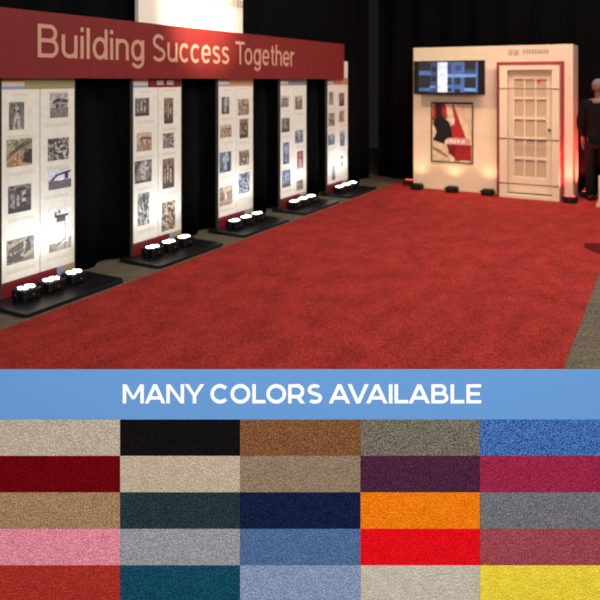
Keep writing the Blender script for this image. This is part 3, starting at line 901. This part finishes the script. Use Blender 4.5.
GL['V'] = (1.10, [[(0, 1), (.45, 0), (.65, 0), (.205, 1)], [(1.10, 1), (.895, 1), (.45, 0), (.65, 0)]])
GL['I'] = (T_, [rect(0, 0, T_, 1)])
GL['B'] = (.90, [rect(0, 0, T_, 1), rect(0, .835, .5, 1), rect(0, .425, .54, .59), rect(0, 0, .54, .165)] + arc(.5, .7125, .205, .205, -90, 90, 12, .165) + arc(.54, .295, .27, .2125, -90, 90, 12, .165))
GL['E'] = (.78, [rect(0, 0, T_, 1), rect(0, .835, .77, 1), rect(0, .42, .70, .58), rect(0, 0, .78, .165)])
GAP = {('A', 'V'): -.13, ('V', 'A'): -.13, ('L', 'A'): .02, ('N', 'Y'): .03, ('M', 'A'): .05, ('A', 'N'): .05, ('L', 'O'): .04, ('A', 'I'): .07, ('A', 'B'): .07}
cz = zz(403.3); cap = zz(384.2) - cz
for wd, a, b in (('MANY', 122.8, 204.3), ('COLORS', 210.5, 322.5), ('AVAILABLE', 328.8, 481.2)):
    word(wd, GL, GAP, .11, e, M['white'], xx(a), xx(b), cz, cap, 0.0, 0.0008)
tag(e, 'wide low made-up stand in the foreground with a blue sign over rows of carpet samples', 'display stand')

SAMPLES = [
    [((158, 142, 122), (206, 192, 172), 'beige carpet sample in the top left corner of the made-up stand'), ((4, 3, 4), (24, 21, 22), 'black carpet sample in the top row of the made-up stand'),
     ((84, 50, 28), (150, 102, 66), 'chestnut brown carpet sample in the middle of the top row'), ((72, 66, 56), (140, 132, 118), 'dark taupe grey carpet sample between brown and bright blue'), ((14, 50, 116), (88, 136, 206), 'bright blue carpet sample in the top right corner')],
    [((78, 0, 4), (124, 4, 14), 'deep dark red carpet sample at the left end under the beige corner one'), ((168, 150, 128), (204, 188, 166), 'beige carpet sample directly below the black one'),
     ((116, 96, 78), (162, 140, 118), 'grey-brown carpet sample directly above the navy one'), ((48, 18, 36), (92, 46, 74), 'plum purple carpet sample above the orange one'), ((124, 20, 50), (174, 48, 86), 'raspberry carpet sample below the bright blue one')],
    [((128, 98, 68), (186, 152, 116), 'tan carpet sample at the left end above the pink one'), ((16, 32, 38), (50, 68, 74), 'dark slate green carpet sample left of the navy one'),
     ((4, 12, 38), (28, 40, 76), 'navy carpet sample in the very middle of the made-up stand'), ((222, 96, 0), (250, 146, 24), 'orange carpet sample above the bright red one'), ((82, 82, 88), (134, 134, 140), 'mid grey carpet sample at the right end of the middle row')],
    [((210, 104, 128), (242, 168, 184), 'pink carpet sample at the left end of the fourth row'), ((124, 124, 130), (176, 176, 182), 'light grey carpet sample right of the pink one'),
     ((54, 84, 126), (98, 128, 172), 'steel blue carpet sample below the navy one'), ((212, 0, 10), (242, 22, 34), 'bright red carpet sample below the orange one'), ((128, 46, 56), (180, 88, 96), 'dusty rose carpet sample above the yellow one')],
    [((142, 30, 26), (194, 62, 50), 'brick red carpet sample in the bottom left corner'), ((4, 48, 66), (28, 92, 114), 'deep teal carpet sample in the bottom row'),
     ((106, 126, 160), (158, 176, 208), 'pale steel blue carpet sample in the middle of the bottom row'), ((178, 170, 154), (216, 208, 192), 'pale cream carpet sample left of the yellow one'), ((222, 194, 30), (252, 230, 84), 'yellow carpet sample in the bottom right corner')],
]
NAMES = [['beige', 'black', 'brown', 'taupe', 'blue'], ['dark_red', 'sand', 'mushroom', 'plum', 'raspberry'], ['tan', 'slate', 'navy', 'orange', 'grey'], ['pink', 'silver', 'steel_blue', 'red', 'rose'], ['brick', 'teal', 'pale_blue', 'cream', 'yellow']]
rnd = random.Random(77)
xs = [xx(0) - 0.012, xx(120), xx(240), xx(360.5), xx(480), xx(600) + 0.012]
for r_ in range(5):
    for c in range(5):
        ca, cb, lb = SAMPLES[r_][c]
        m = noisy('carpet_pile_' + NAMES[r_][c], ca, cb, 215, 0.95, 0.0, None, 3.0, 0.37, 0.63, (30, 0.14), 0.05)
        g = 0.0003
        xa, xb = xs[c] + g, xs[c + 1] - g; zb_ = zmid - (r_ + 1) * pitch + g; zt_ = zmid - r_ * pitch - g
        nx, nz = 96, 30
        vs = []; fs = []
        for jz in range(nz + 1):
            for i in range(nx + 1):
                edge_ = i in (0, nx) or jz in (0, nz)
                vs.append((xa + (xb - xa) * i / nx, YB + (0.0008 if edge_ else 0.0016 * rnd.random()), zb_ + (zt_ - zb_) * jz / nz))
        for jz in range(nz):
            for i in range(nx):
                a = jz * (nx + 1) + i; fs.append((a, a + 1, a + nx + 2, a + nx + 1))
        b = len(vs); yb_ = YB + 0.0128
        vs += [(xa, yb_, zb_), (xb, yb_, zb_), (xb, yb_, zt_), (xa, yb_, zt_)]
        rowb = list(range(nx + 1)); rowt = [nz * (nx + 1) + i for i in range(nx + 1)]
        coll = [jz * (nx + 1) for jz in range(nz + 1)]; colr = [jz * (nx + 1) + nx for jz in range(nz + 1)]
        fs += [tuple([b, b + 1] + rowb[::-1]), tuple([b + 1, b + 2] + colr[::-1]), tuple([b + 2, b + 3] + rowt), tuple([b + 3, b] + coll), (b + 3, b + 2, b + 1, b)]
        o = MB().add(vs, fs, False).build('carpet_sample', m)
        tag(o, lb, 'carpet sample', 'carpet samples on the stand')
